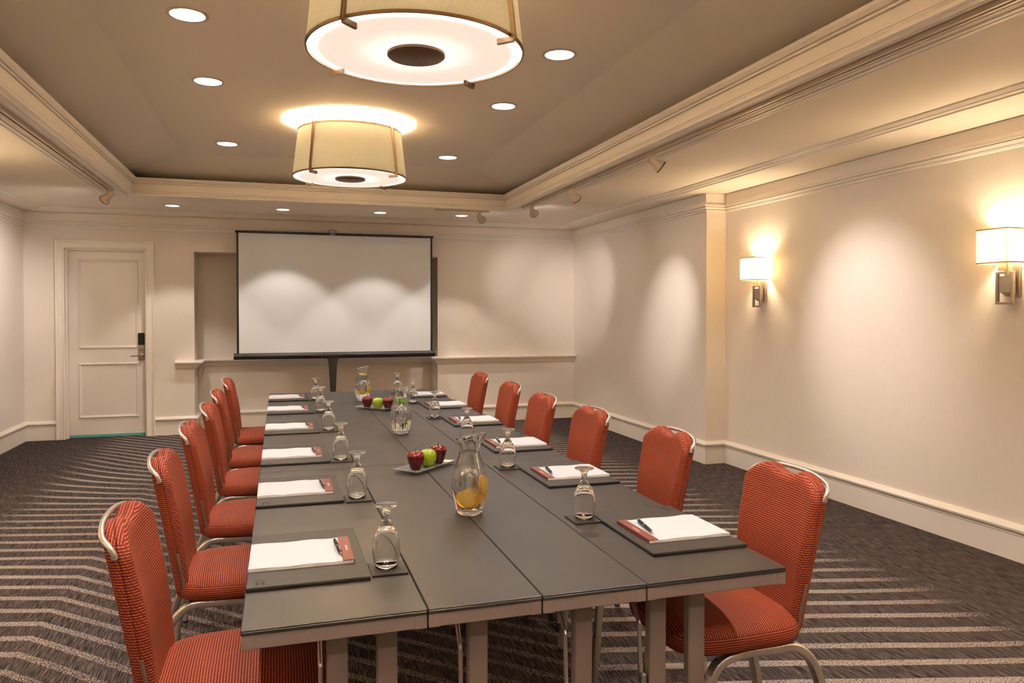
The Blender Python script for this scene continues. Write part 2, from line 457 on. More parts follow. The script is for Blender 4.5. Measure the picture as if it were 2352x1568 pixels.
# mouldings
opening = [(TX0, TY0), (TX1, TY0), (TX1, TY1), (TX0, TY1)]
tray_prof = [(-.03, 2.428), (.0, 2.428), (.014, 2.436), (.014, 2.448), (.0, 2.455), (-.004, 2.462), (.004, 2.468), (.004, 2.474), (-.004, 2.476), (-.012, 2.4765), (-.012, 2.480), (-.004, 2.4805),
             (-.004, 2.542), (-.012, 2.5425), (-.012, 2.546), (.006, 2.5465), (.006, 2.557), (.000, 2.5575), (.000, 2.561), (.014, 2.5615), (.028, 2.578), (.032, 2.594), (-.05, 2.594)]
bm = NB(); sweep(bm, tray_prof, opening, closed=True, side=1); struct('trim_1', bm, M_TRIM)
sof = [(SX0, SY0), (SX1, SY0), (SX1, SY1), (SX0, SY1)]
sof_prof = [(-.045, ZS+.004), (-.045, ZS-.006), (-.02, ZS-.008), (-.016, ZS+.012), (-.009, ZS+.012), (-.008, ZS+.001), (.012, ZS+.002), (.013, ZS+.013), (.020, ZS+.013), (.021, ZS+.006), (.04, ZS+.018), (.04, ZC+.002), (0, ZC+.002)]
bm = NB(); sweep(bm, sof_prof, sof, closed=True, side=1); struct('trim_2', bm, M_TRIM)
wall_path = [(XL, YF), (XL, YB), (XR, YB), (XR, YP), (XR2, YP), (XR2, YF)]
crown = [(0, 2.262), (.010, 2.266), (.012, 2.280), (.006, 2.2805), (.006, 2.284), (.024, 2.2845), (.030, 2.298), (.022, 2.3045), (.022, 2.3075), (.040, 2.308), (.040, 2.322), (.022, 2.330), (.018, 2.345), (.018, ZS-.002), (0, ZS-.002)]
bm = NB(); sweep(bm, crown, wall_path, side=-1); struct('trim_3', bm, M_TRIM)
basep = [(0, 0), (.016, 0), (.016, .141), (.009, .1415), (.009, .1445), (.020, .145), (.020, .158), (.012, .1585), (.012, .162), (.030, .163), (.036, .174), (.036, .182), (.022, .190), (.010, .205), (0, .205)]
def basebd(name, path):
    bm = NB(); sweep(bm, basep, path, side=-1); return struct(name, bm, M_TRIM)
CX0, CX1 = DX0-.088, DX1+.088
basebd('baseboard_left', [(XL, YF), (XL, YB), (CX0, YB)])
basebd('baseboard_back', [(CX1, YB), (NX0, YB), (NX0, YB+ND), (NX1, YB+ND), (NX1, YB), (XR, YB), (XR, YP), (XR2, YP), (XR2, YF)])
rail = [(0, .735), (.022, .738), (.028, .752), (.042, .762), (.048, .776), (.068, .786), (.074, .796), (.092, .800), (.092, .815), (.080, .822), (0, .822)]
bm = NB(); sweep(bm, rail, [(-1.105, YB), (NX0, YB), (NX0, YB+ND), (NX1, YB+ND), (NX1, YB), (XR-.001, YB)], side=-1); struct('trim_4', bm, M_TRIM)
# door casing
bm = NB()
case = [(0, 0), (.0, .028), (.010, .032), (.016, .024), (.060, .020), (.068, .030), (.082, .036), (.088, .03), (.088, 0)]
def casing(bm):
    path = [(DX0, 0), (DX0, DZ), (DX1, DZ), (DX1, 0)]
    rings = []
    for i, (px, pz) in enumerate(path):
        mx = [(-1, 0), (-1, 1), (1, 1), (1, 0)][i]
        rings.append([bm.verts.new((px+mx[0]*d, YB-t, pz+mx[1]*d)) for d, t in case])
    for a, b in zip(rings, rings[1:]):
        for j in range(len(case)-1): bm.faces.new((a[j], a[j+1], b[j+1], b[j]))
    bm.faces.new(rings[0]); bm.faces.new(rings[-1])
casing(bm); struct('trim_5', bm, M_TRIM)
# jamb stop
bm = NB()
box(bm, DX0, DX0+.018, YB+.02, YB+.075, 0, DZ); box(bm, DX1-.018, DX1, YB+.02, YB+.075, 0, DZ); box(bm, DX0+.018, DX1-.018, YB+.02, YB+.075, DZ-.018, DZ)
struct('trim_6', bm, M_TRIM)
# door
YD = YB+.08
bm = NB(); box(bm, DX0+.004, DX1-.004, YD, YD+.045, .028, DZ-.006)
for (x0, x1, z0, z1) in ((-2.085, -1.487, .965, 1.945), (-2.085, -1.487, .205, .812)):
    for s, (h0, h1) in enumerate(((0, .010), (.010, .016))):
        pass
    fr = [(0, 0), (.004, .010), (.014, .016), (.022, .010), (.030, .004), (.034, 0)]
    rings = []
    for (cx, cz, sx, sz) in ((x0, z0, 1, 1), (x1, z0, -1, 1), (x1, z1, -1, -1), (x0, z1, 1, -1)):
        rings.append([bm.verts.new((cx+sx*d, YD-t, cz+sz*d)) for d, t in fr])
    for i in range(4):
        a, b = rings[i], rings[(i+1) % 4]
        for j in range(len(fr)-1): bm.faces.new((a[j], a[j+1], b[j+1], b[j]))
door = struct('door_1', bm, M_DOOR)
bm = NB(); box(bm, DX0+.004, DX1-.004, YD-.012, YD+.03, .0, .03, .003); obj('door_sweep', bm, M_TEAL, door)
bm = NB(); box(bm, -1.492, -1.428, YD-.022, YD, .835, 1.005, .006, seg=2); box(bm, -1.475, -1.445, YD-.026, YD-.02, .955, .962, .002)
plate = obj('lock_plate', bm, M_NICK, door); 
bm = NB(); box(bm, -1.492, -1.428, YD-.030, YD, 1.005, 1.135, .006, seg=2); tag(obj('card_reader', bm, M_BLACK, door), 'black card reader above the handle')
bm = NB()
lathe(bm, [(0, 0), (.026, 0), (.026, .010), (.014, .016), (.014, .04), (0, .04)], 20, M=Matrix.Translation((-1.458, YD-.02, .885)) @ Matrix.Rotation(PI/2, 4, 'X'))
tube(bm, smoothpath([(-1.458, YD-.055, .885), (-1.475, YD-.062, .885), (-1.51, YD-.062, .882), (-1.56, YD-.058, .880)]), .009, .007, 10)
obj('door_handle', bm, M_NICK, door, smooth=True, autosm=40)
bm = NB(); box(bm, -1.476, -1.450, YD-.024, YD-.0215, .945, .950); obj('card_slot', bm, M_SLOT, door)
for z in (.25, 1.05, 1.85):
    bm = NB(); tube(bm, [(DX0+.006, YD-.006, z-.045), (DX0+.006, YD-.006, z+.045)], .006, n=10); obj('hinge', bm, M_TRIM, door, smooth=True, autosm=40)
# track flanges beside the tray
bm = NB()
box(bm, TX1+.005, TX1+.27, TY0, TY1+.1, 2.436, ZC+.004, .004); box(bm, TX1+.235, TX1+.262, TY0, TY1+.1, 2.428, 2.44, .003); 
for a, b, d in ((.018, .030, .006), (.036, .046, .009), (.052, .060, .006), (.155, .170, .010), (.178, .190, .007), (.200, .225, .010)): box(bm, TX1+a, TX1+b, TY0, TY1+.03+a*.3, 2.436-d, 2.44, .002)
struct('trim_7', bm, M_TRIM)
bm = NB()
box(bm, TX0-.27, TX0-.005, TY0, TY1+.1, 2.436, ZC+.004, .004); box(bm, TX0-.262, TX0-.235, TY0, TY1+.1, 2.428, 2.44, .003); 
for a, b, d in ((.018, .030, .006), (.036, .046, .009), (.052, .060, .006), (.155, .170, .010), (.178, .190, .007), (.200, .225, .010)): box(bm, TX0-b, TX0-a, TY0, TY1+.03+a*.3, 2.436-d, 2.44, .002)
struct('trim_8', bm, M_TRIM)
bm = NB(); box(bm, TX0-.005, TX1+.005, TY1+.005, TY1+.13, 2.438, ZC+.004, .004); struct('trim_9', bm, M_TRIM)

# ------------------------------------------------------------------ lamps
def add_light(kind, loc, power, col, size=.05, aim=None, spot=None, blend=.5, name='lamp_light', parent=None):
    ld = bpy.data.lights.new(name, kind); ld.energy = power; ld.color = col
    if kind in ('POINT', 'SPOT'): ld.shadow_soft_size = size
    if kind == 'SPOT': ld.spot_size = R(spot); ld.spot_blend = blend
    if kind == 'AREA': ld.shape = 'DISK'; ld.size = size
    o = bpy.data.objects.new(name, ld); COL.objects.link(o); o.location = loc
    if aim is not None:
        d = (Vector(aim)-Vector(loc)).normalized(); o.rotation_euler = d.to_track_quat('-Z', 'Y').to_euler()
    if parent: o.parent = parent
    return o
def downlight(name_label, x, y, z, power, spot, tgt=None, group='recessed downlights in the tray ceiling', col=C_DOWN, r=.078, blend=.6):
    t = thing('downlight', name_label, 'ceiling light', (x, y, z), 0, group)
    bm = NB(); lathe(bm, [(r, .0), (r, -.004), (r+.004, -.006), (r+.012, -.0055), (r+.017, -.002), (r+.017, 0)], 48, closed=True); obj('trim_ring', bm, M_CREAM, t, smooth=True, autosm=50)
    bm = NB(); lathe(bm, [(0, -.0015), (r*.55, -.002), (r, -.0012)], 40); obj('lens', bm, M_DISC, t, smooth=True)
    a = (0, 0, -1) if tgt is None else tuple(Vector(tgt)-Vector((x, y, z)))
    l = add_light('SPOT', (0, 0, -.012), power, col, .045, aim=Vector(a).normalized()*1.0+Vector((0, 0, -.012)), spot=spot, blend=blend, parent=t)
    return t
def rank(n, i): return ['nearest the camera', 'second from the camera', 'third from the camera', 'fourth from the camera', 'fifth from the camera', 'farthest from the camera'][i] if n == 6 else ['nearest the camera', 'middle one', 'farthest from the camera'][i]
for k, y in enumerate((3.86, 4.93, 6.70)):
    for s, x in (('left', -.405), ('right', 1.46)):
        nm = ('closest to the camera', 'in the middle of its row', 'closest to the screen')[k]
        downlight('round white recessed downlight %s of the drum pendants, %s' % (s, nm), x, y, ZT, P_DOWN, 130)
for y in (2.1, 1.05, -.7):
    for x, sd in ((-.405, 'left'), (1.46, 'right')): downlight('round recessed downlight on the %s, %s' % (sd, {2.1: 'above the near end of the table', 1.05: 'overhead in front of the camera', -.7: 'behind the camera'}[y]), x, y, ZT, P_DOWN, 130, group='recessed downlights overhead out of view')
for nm, x, y in (('leftmost of the row before the screen', -1.035, 8.398), ('above left half of the screen', .044, 8.372), ('above right half of the screen', 1.058, 8.314), ('rightmost of the row before the screen', 1.967, 8.305)):
    downlight('small bright downlight in the low ceiling, %s' % nm, x, y, ZC, P_DOWN_BACK, 90, group='downlights in front of the screen wall', r=.066, blend=.3)

def pendant(x, y, label, power=P_PEND):
    t = thing('drum_pendant', label, 'pendant lamp', (x, y, 2.35), 0, 'drum pendants over the table')
    rb, rt, h = .412, .372, .335
    bm = NB(); lathe(bm, [(rb, 0), (rt, h), (rt-.004, h), (rb-.004, 0)], 72, closed=True); obj('shade', bm, M_SHADE, t, smooth=True, autosm=50)
    bm = NB(); lathe(bm, [(rb, -.002), (rb+.003, .008), (rb-.004, .008), (rb-.005, -.002)], 72, closed=True); obj('lower_rim', bm, M_BRONZE, t, smooth=True, autosm=50)
    bm = NB(); lathe(bm, [(rt+.003, h-.006), (rt+.003, h+.006), (rt-.006, h+.006), (rt-.006, h-.006)], 72, closed=True); obj('upper_rim', bm, M_LAMPM, t, smooth=True, autosm=50)
    bm = NB(); lathe(bm, [(0, .002), (.2, .001), (.36, .0), (.403, .003), (.405, .010), (0, .010)], 72); obj('diffuser', bm, M_DIFF, t, smooth=True, autosm=60)
    bm = NB(); lathe(bm, [(0, -.014), (.104, -.013), (.110, -.008), (.110, .002), (0, .002)], 48); obj('centre_cap', bm, M_BRONZE, t, smooth=True, autosm=40)
    for k in range(4):
        a = R(45 + 90*k); M = Matrix.Rotation(a, 4, 'Z')
        bm = NB()
        pts = [(rt-.02, 0, h+.012), (rt+.010, 0, h+.012), (rb+.012, 0, -.012), (rb-.055, 0, -.012)]
        for p, q in zip(pts, pts[1:]):
            tube(bm, [M @ Vector(p), M @ Vector(q)], .0065, .011 if p[0] != pts[1][0] else .009, n=8, up=M @ Vector((0, 1, 0)), square=True)
        obj('bracket', bm, M_LAMPM if k % 2 else M_BRONZE, t)
    bm = NB(); lathe(bm, [(.0, 0), (.012, 0), (.012, .36), (.06, .36), (.06, .407), (0, .407)], 24, c=(0, 0, .002)); obj('stem', bm, M_LAMPM, t, smooth=True, autosm=40)
    for k in range(3):
        a = 2*PI*k/3
        add_light('POINT', (.10*math.cos(a), .10*math.sin(a), .060), power/3, C_WARM, .05, parent=t)
    return t
pendant(.507, 2.89, 'large drum pendant nearest the camera, cut off by the top of the photo')
pendant(.507, 5.70, 'whole drum pendant hanging beyond the nearer one, in front of the screen')
pendant(.507, .08, 'drum pendant overhead beside the camera, outside the view', P_PEND*2.2)

def sconce(x, y, rz, label, power=P_SCONCE):
    """mounted on a wall; local +X points into the room"""
    t = thing('wall_sconce', label, 'wall lamp', (x, y, 1.36), rz, 'wall sconces')
    d0, d1, hw, z0, z1 = .012, .165, .092, .27, .452
    bm = NB()
    e = .003
    box(bm, d1-e, d1, -hw, hw, z0, z1); box(bm, d0, d1-e, -hw, -hw+e, z0, z1); box(bm, d0, d1-e, hw-e, hw, z0, z1)
    obj('shade', bm, M_SSHADE, t)
    for z in (z0, z1):
        bm = NB(); box(bm, d1-.001, d1+.0015, -hw-.0015, hw+.0015, z-.003, z+.004)
        for s in (-1, 1): box(bm, d0, d1, s*hw-.002, s*hw+.002, z-.003, z+.004)
        obj('shade_trim', bm, M_SHTRIM, t)
    bm = NB(); box(bm, 0, .018, -.045, .045, .09, .27, .002); obj('back_plate', bm, M_NICK, t)
    bm = NB(); f0, f1 = .052, .072
    for (a, b, c, d) in ((-.052, -.040, .045, .225), (.040, .052, .045, .225)): box(bm, f0, f1, a, b, c, d, .001)
    for (c, d) in ((.045, .058), (.212, .225)): box(bm, f0, f1, -.040, .040, c, d, .001)
    obj('open_frame', bm, M_NICK, t)
    bm = NB(); box(bm, .018, .050, -.030, .030, .10, .20, .001); box(bm, .050, .064, -.035, .033, .108, .200, .001); obj('arm_block', bm, M_NICK, t)
    bm = NB(); box(bm, .05, .078, -.033, .020, .228, .30, .001); box(bm, .055, .075, .022, .036, .21, .30, .001); obj('lamp_stem', bm, M_LAMPM, t)
    bm = NB(); lathe(bm, [(0, .30), (.014, .30), (.014, .33), (0, .33)], 16, c=(.085, 0, 0)); obj('socket', bm, M_CREAM, t, smooth=True, autosm=40)
    add_light('POINT', (.088, 0, .378), power, C_WARM, .04, parent=t)
    return t
sconce(XR2, 5.40, PI, 'lit box-shade wall sconce beside the wall corner, farther from the camera')
sconce(XR2, 3.155, PI, 'lit box-shade wall sconce at the right edge of the photo')
for y, nm in ((.93, 'beside'), (-1.4, 'behind')): sconce(XR2, y, PI, 'box-shade sconce on the right wall, %s the camera' % nm, P_SCONCE*5)
for y, nm in ((5.40, 'nearest the door'), (3.155, 'second from the door'), (.93, 'third from the door'), (-1.4, 'farthest from the door')): sconce(XL, y, 0, 'box-shade sconce on the left wall, %s' % nm, P_SCONCE*4)

# track lighting
def track(label, x0, x1, y0, y1):
    t = thing('light_track', label, 'light track', ((x0+x1)/2, (y0+y1)/2, 2.41), 0, 'light tracks round the ceiling tray')
    cx, cy = (x0+x1)/2, (y0+y1)/2
    bm = NB(); 
    lx, ly = (x1-x0)/2, (y1-y0)/2
    if ly > lx:
        box(bm, -lx, -.007, -ly, ly, .006, .026, .001); box(bm, .007, lx, -ly, ly, .006, .026, .001)
    else:
        box(bm, -lx, lx, -ly, -.006, .006, .026, .001); box(bm, -lx, lx, .006, ly, .006, .026, .001)
    obj('channel', bm, M_CREAM, t)
    bm = NB()
    if ly > lx: box(bm, -.007, .007, -ly, ly, .014, .026)
    else: box(bm, -lx, lx, -.006, .006, .014, .026)
    obj('slot', bm, M_SLOT, t)
TRX = 2.385; TLX = -1.40
track('cream light track with dark slot along the right edge of the ceiling tray', TRX-.022, TRX+.022, -1.5, 7.35)
track('cream light track with dark slot along the left edge of the ceiling tray', TLX-.022, TLX+.022, -1.5, 7.35)
track('short cream light track along the far edge of the ceiling tray', 1.55, 2.12, TY1+.05, TY1+.09)
def spot(x, y, aim, label, power, size=58, zz=2.416, blend=1.0):
    t = thing('track_spotlight', label, 'spotlight', (x, y, zz), 0, 'track spotlights')
    P = Vector((0, 0, -.055)); d = (Vector(aim)-Vector((x, y, zz-.055))).normalized()
    side = Vector((0, 0, 1)).cross(d); side.normalize()
    bm = NB(); box(bm, -.014, .014, -.035, .035, -.008, .006, .002); tube(bm, [(0, 0, -.006), (0, 0, -.04)], .013, .013, n=12); obj('track_adapter', bm, M_CREAM, t)
    Mr = d.to_track_quat('Z', 'Y').to_matrix().to_4x4()
    M = Matrix.Translation(P) @ Mr
    bm = NB(); lathe(bm, [(0, -.042), (.024, -.040), (.027, -.03), (.027, .012), (.029, .015), (.038, .042), (.043, .058), (.043, .063), (.040, .063), (.030, .034), (0, .02)], 28, M=M)
    obj('lamp_head', bm, M_CREAM, t, smooth=True, autosm=50)
    bm = NB(); lathe(bm, [(.0432, .055), (.0446, .058), (.0436, .062)], 28, M=M); obj('rim_band', bm, M_SLOT, t, smooth=True)
    bm = NB(); lathe(bm, [(0, .040), (.030, .041), (.034, .046), (0, .046)], 24, M=M); obj('bulb', bm, emis('spot_bulb', (1, .9, .8), 6), t, smooth=True)
    add_light('SPOT', tuple(P + d*.075), power, C_SPOT, .02, aim=tuple(P + d*2), spot=size*.84, blend=1.0, parent=t)
    add_light('SPOT', tuple(P + d*.075), power*.15, C_SPOT, .02, aim=tuple(P + d*2), spot=110, blend=1.0, parent=t, name='lamp_spill')
    return t
spot(TRX, 4.53, (XR2, 4.22, 1.28), 'track spotlight on the right track lighting the wall between the sconces', P_SPOT*1.25, 62)
spot(TRX, 5.98, (XR, 6.58, 1.36), 'track spotlight in the middle of the three on the right track', P_SPOT, 50)
spot(TRX, 7.05, (XR, 8.72, 1.55), 'track spotlight on the right track, nearest the screen wall corner', P_SPOT*.9, 55)
spot(2.02, TY1+.07, (3.15, YB, 1.66), 'track spotlight on the far track, above the right end of the screen', P_SPOT*.45, 60)
spot(TLX, 7.25, (XL, 8.35, 1.50), 'track spotlight on the left track, above the door', P_SPOT*1.4, 74)
spot(TRX, 1.4, (XR2, 1.3, 1.42), 'track spotlight on the right track, outside the view', P_SPOT, 60)
spot(TLX, 4.42, (XL, 4.4, 1.45), 'track spotlight on the left track, outside the view', P_SPOT, 60)

# ------------------------------------------------------------------ projection screen
YS = 8.93
sc = thing('projection_screen', 'large white pull-up projection screen in a black frame at the end of the room', 'projection screen', (.65, YS, 0))
sx0, sx1 = -.452-.65, 1.755-.65
zb, zt = .905, 2.274
bm = NB(); box(bm, sx0+.03, sx1-.03, -.003, .003, zb, zt-.02); obj('screen_cloth', bm, M_SCREEN, sc)
bm = NB(); box(bm, sx0+.024, sx0+.030, -.004, .004, zb, zt-.02); box(bm, sx1-.030, sx1-.024, -.004, .004, zb, zt-.02); obj('white_edge', bm, M_SCREENE, sc)
for nm, a, b in (('left', sx0, sx0+.024), ('right', sx1-.024, sx1)):
    bm = NB(); box(bm, a, b, -.006, .006, zb, zt-.01); obj('side_border', bm, M_BLKM, sc)
bm = NB(); box(bm, sx0-.012, sx1+.012, -.014, .014, zt-.026, zt, .003); obj('top_bar', bm, M_BLKM, sc)
bm = NB(); tube(bm, [(sx0-.03, 0, .869), (sx1+.03, 0, .869)], .034, .036, n=20, up=(0, 1, 0)); 
cs = obj('roller_case', bm, M_BLKM, sc, smooth=True, autosm=40)
bm = NB(); tube(bm, [(sx1+.03, 0, .869), (sx1+.036, 0, .869)], .030, .032, n=20, up=(0, 1, 0)); tube(bm, [(sx0-.036, 0, .869), (sx0-.03, 0, .869)], .030, .032, n=20, up=(0, 1, 0)); obj('end_cap', bm, M_STEEL, sc, smooth=True, autosm=40)
bm = NB()
prev = None
prof = [(.88, .085), (.845, .075), (.82, .058), (.79, .047), (.70, .043), (.55, .036), (.40, .030), (.22, .028), (.20, .028)]
pts = []
rings = []
for z, hw in prof:
    rings.append([bm.verts.new((-.06+s*hw, t, z)) for s, t in ((-1, -.022), (1, -.022), (1, .022), (-1, .022))])
for a, b in zip(rings, rings[1:]):
    for i in range(4): bm.faces.new((a[i], a[(i+1) % 4], b[(i+1) % 4], b[i]))
bm.faces.new(rings[0]); bm.faces.new(rings[-1])
obj('stand_post', bm, M_BLKM, sc)
for k in range(3):
    a = R(90+120*k); bm = NB()
    tube(bm, smoothpath([(-.06, 0, .24), (-.06+.10*math.cos(a), .10*math.sin(a), .20), (-.06+.26*math.cos(a), .26*math.sin(a), .012)]), .012, .010, n=8, up=(0, 0, 1)); obj('leg', bm, M_BLKM, sc)
bm = NB()
tube(bm, smoothpath([(-.06-.032, 0, zt), (-.06-.045, 0, zt+.022), (-.06-.02, 0, zt+.032), (-.06, 0, zt+.034), (-.06+.02, 0, zt+.032), (-.06+.045, 0, zt+.022), (-.06+.032, 0, zt)], 5), .003, n=8)
obj('pull_handle', bm, M_BLKM, sc, smooth=True)
bm = NB(); box(bm, -.068, -.052, -.008, .008, zt, zt+.05, .002); obj('hook', bm, M_STEEL, sc)
bm = NB(); box(bm, -.092, -.028, -.0165, -.014, zt-.024, zt-.003)
lg = obj('maker_badge', bm, M_LOGO, sc)
bm = NB()
for i in range(7): box(bm, -.085+i*.0075, -.085+i*.0075+.0055, -.0175, -.0165, zt-.018, zt-.010)
obj('badge_print', bm, M_LOGOT, lg)
for x in (-.55, .40):
    bm = NB(); box(bm, x-.008, x+.008, -.008, .008, zt, zt+.006, .001); obj('bar_clip', bm, M_STEEL, sc)

# ------------------------------------------------------------------ tables
TXS = [(-.075, .2945), (.2965, .5485), (.5505, .8025), (.8045, 1.18)]
TYS = [(1.553, 3.070), (3.074, 4.590), (4.594, 6.06)]
ZTAB = .74
col_names = ['left-hand wide table', 'left of the two narrow middle tables', 'right of the two narrow middle tables', 'right-hand wide table']
row_names = ['nearest row', 'middle row', 'row nearest the screen']
def make_table(ci, ri):
    x0, x1 = TXS[ci]; y0, y1 = TYS[ri]; cx, cy = (x0+x1)/2, (y0+y1)/2
    t = thing('folding_table', 'dark folding conference table, %s, %s' % (col_names[ci], row_names[ri]), 'table', (cx, cy, 0), 0, 'folding tables pushed together')
    hx, hy = (x1-x0)/2, (y1-y0)/2
    bm = NB(); box(bm, -hx, hx, -hy, hy, ZTAB-.004, ZTAB, .002); box(bm, -hx, hx, -hy, hy, ZTAB-.0125, ZTAB-.004, .002, mi=1); obj('tabletop', bm, [M_TOP, M_TEDGE], t)
    bm = NB(); q = .028; za, zb_ = ZTAB-.041, ZTAB-.013
    i = .002
    box(bm, -hx+i, hx-i, -hy+i, -hy+i+.022, za, zb_, .0015); box(bm, -hx+i, hx-i, hy-i-.022, hy-i, za, zb_, .0015)
    box(bm, -hx+i, -hx+i+.022, -hy+.025, hy-.025, za, zb_, .0015); box(bm, hx-i-.022, hx-i, -hy+.025, hy-.025, za, zb_, .0015)
    obj('frame', bm, M_FRAME, t)
    for sx in (-1, 1):
        for sy in (-1, 1):
            bm = NB(); cxx = sx*(hx-.0135); cyy = sy*(hy-.0135)
            box(bm, cxx-.0125, cxx+.0122, cyy-.0125, cyy+.0122, za-.0005, zb_, .0012); obj('corner_block', bm, M_FRAME, t)
    legs = {0: [.115, .220], 1: [.4225], 2: [.6765], 3: [.870, .976]}[ci]
    for sy in (-1, 1):
        yl = sy*(hy-.085)
        if (ri, sy) != (0, -1):
            legs = [[.212], [.405], [.760], [1.152 if (ri, sy) in ((0, 1), (1, -1)) else .90]][ci]; yl = sy*(hy-.05)
        for lx in legs:
            X = lx-cx
            bm = NB(); box(bm, X-.022, X+.022, yl-.014, yl+.014, .03, za+.02, .003); obj('leg', bm, M_FRAME, t)
        for lx in legs:
            bm = NB(); lathe(bm, [(0, 0), (.020, 0), (.022, .006), (.020, .031), (0, .031)], 18, c=(lx-cx, yl, 0)); obj('foot_glide', bm, M_RUB, t, smooth=True, autosm=40)
        X = legs[0]-cx-.034
        bm = NB(); tube(bm, [(X, yl-sy*.01, .46), (X, yl-sy*.02, .60), (X, yl-sy*.10, za+.01)], .007, .005, n=8); box(bm, X-.006, X+.008, yl-.008, yl+.008, .44, .49, .003)
        obj('locking_brace', bm, M_STEEL, t)
    return t
for ri in range(3):
    for ci in range(4): make_table(ci, ri)

# ------------------------------------------------------------------ chairs (local: faces +X, y lateral)
def uv_layer(bm): return bm.loops.layers.uv.new('UVMap')
def chair_back(bm):
    uvl = uv_layer(bm)
    NU, NV = 32, 34; HW = .173; Z0 = .462; th = .0255
    def ztop(y):
        a = abs(y)
        z = .897
        if a > .085: z -= .062*(1-math.sqrt(max(0, 1-((a-.085)/(HW-.085+.0005))**2)))+.010*(a-.085)/(HW-.085)
        if a < .066: z -= .017*(math.cos(a/.066*PI/2)**.8)
        return z
    def zbot(y):
        a = abs(y); r = .035
        return Z0 + (r*(1-math.sqrt(max(0, 1-((a-HW+r)/r)**2))) if a > HW-r else 0)
    def lean(z): return -.208 - .078*max(0, (z-.47)/.43)**1.1
    def curve(y): return .015*(abs(y)/HW)**2-.003
    sides = {}
    for s in (1, -1):
        grid = []
        for i in range(NU+1):
            u = -1+2*i/NU; u = math.sin(u*PI/2)*.35+u*.65
            colv = []
            for j in range(NV+1):
                v = j/NV; v = .5-.5*math.cos(v*PI)*.5-.5*(1-2*v)*.5
                y = u*HW; z0, z1 = zbot(y), ztop(y); z = z0+(z1-z0)*v; y *= 1-.16*max(0, (.86-z)/.4)
                ey = min(1, (1-abs(u))/.10); ez = min(1, min(v, 1-v)/.05)
                e = min(ey, ez); puff = math.sqrt(max(0, 1-(1-e)**2))
                lum = .005*math.exp(-((z-.68)/.09)**2) if s > 0 else 0
                t = (th*.70+(th*.30+lum)*puff)*(1 if s < 0 else .62+.38*min(1, max(0, (z-.46)/.28)))
                colv.append((lean(z)+curve(y)+s*t, y, z))
            grid.append([bm.verts.new(c) for c in colv])
        sides[s] = grid
        for i in range(NU):
            for j in range(NV):
                q = (grid[i][j], grid[i+1][j], grid[i+1][j+1], grid[i][j+1])
                f = bm.faces.new(q if s < 0 else q[::-1])
                for lp in f.loops: lp[uvl].uv = (lp.vert.co.y, lp.vert.co.z+lp.vert.co.x*.0)
    def border(g): return [g[i][0] for i in range(NU+1)]+[g[NU][j] for j in range(1, NV+1)]+[g[i][NV] for i in range(NU-1, -1, -1)]+[g[0][j] for j in range(NV-1, 0, -1)]
    A, B = border(sides[1]), border(sides[-1]); n = len(A)
    ctr = Vector((0, 0, .68)); cols = [A]
    for fr_, off in ((.14, -.003), (.34, -.0045), (.485, -.004), (.5, .001), (.515, -.004), (.66, -.0045), (.86, -.003)):
        L_ = []
        for a, b in zip(A, B):
            m = a.co.lerp(b.co, fr_); d = Vector((0, ctr.y-m.y, (ctr.z-m.z)*(.25 if abs(m.y) > .12 and abs(m.z-.68) < .17 else 1))).normalized()
            L_.append(bm.verts.new(m+d*off))
        cols.append(L_)
    cols.append(B)
    for i in range(n):
        j = (i+1) % n
        horiz = abs(A[i].co.z-A[j].co.z) < abs(A[i].co.y-A[j].co.y)
        for P, Q in zip(cols, cols[1:]):
            f = bm.faces.new((P[i], P[j], Q[j], Q[i]))
            for lp in f.loops:
                c = lp.vert.co
                lp[uvl].uv = (c.x*1.0, c.z) if not horiz else (c.y, c.x+.3)
    for v in bm.verts: pass
    return bm
def chair_seat(bm):
    uvl = uv_layer(bm)
    N = 56
    def outline(a, grow):
        ca, sa = math.cos(a), math.sin(a); e = .42
        x = math.copysign(abs(ca)**e, ca)*(.198+grow); y = math.copysign(abs(sa)**e, sa)*(.190+grow)
        y *= 1-.06*(x < 0)*abs(x)/.2
        x -= .026
        return x, y
    lv = [(.462, -.020), (.460, -.006), (.464, .002), (.480, .006), (.496, .006), (.506, .002), (.514, -.005), (.522, -.016), (.531, -.036), (.539, -.064), (.545, -.10), (.549, -.14), (.550, -.17)]
    rings = []
    for z, gr in lv:
        rings.append([bm.verts.new((*outline(2*PI*k/N, gr), z)) for k in range(N)])
    per = [0]
    r0 = rings[4]
    for k in range(N): per.append(per[-1]+(r0[(k+1) % N].co-r0[k].co).length)
    for ri in range(len(rings)-1):
        a, b = rings[ri], rings[ri+1]
        for k in range(N):
            j = (k+1) % N
            f = bm.faces.new((a[k], a[j], b[j], b[k]))
            for lp in f.loops:
                c = lp.vert.co
                if ri < 5:
                    kk = k if lp.vert in (a[k], b[k]) else k+1
                    lp[uvl].uv = (per[kk], c.z)
                else: lp[uvl].uv = (c.y, c.x)
    f = bm.faces.new(rings[-1])
    for lp in f.loops: lp[uvl].uv = (lp.vert.co.y, lp.vert.co.x)
    bm.faces.new(rings[0][::-1])
    return bm
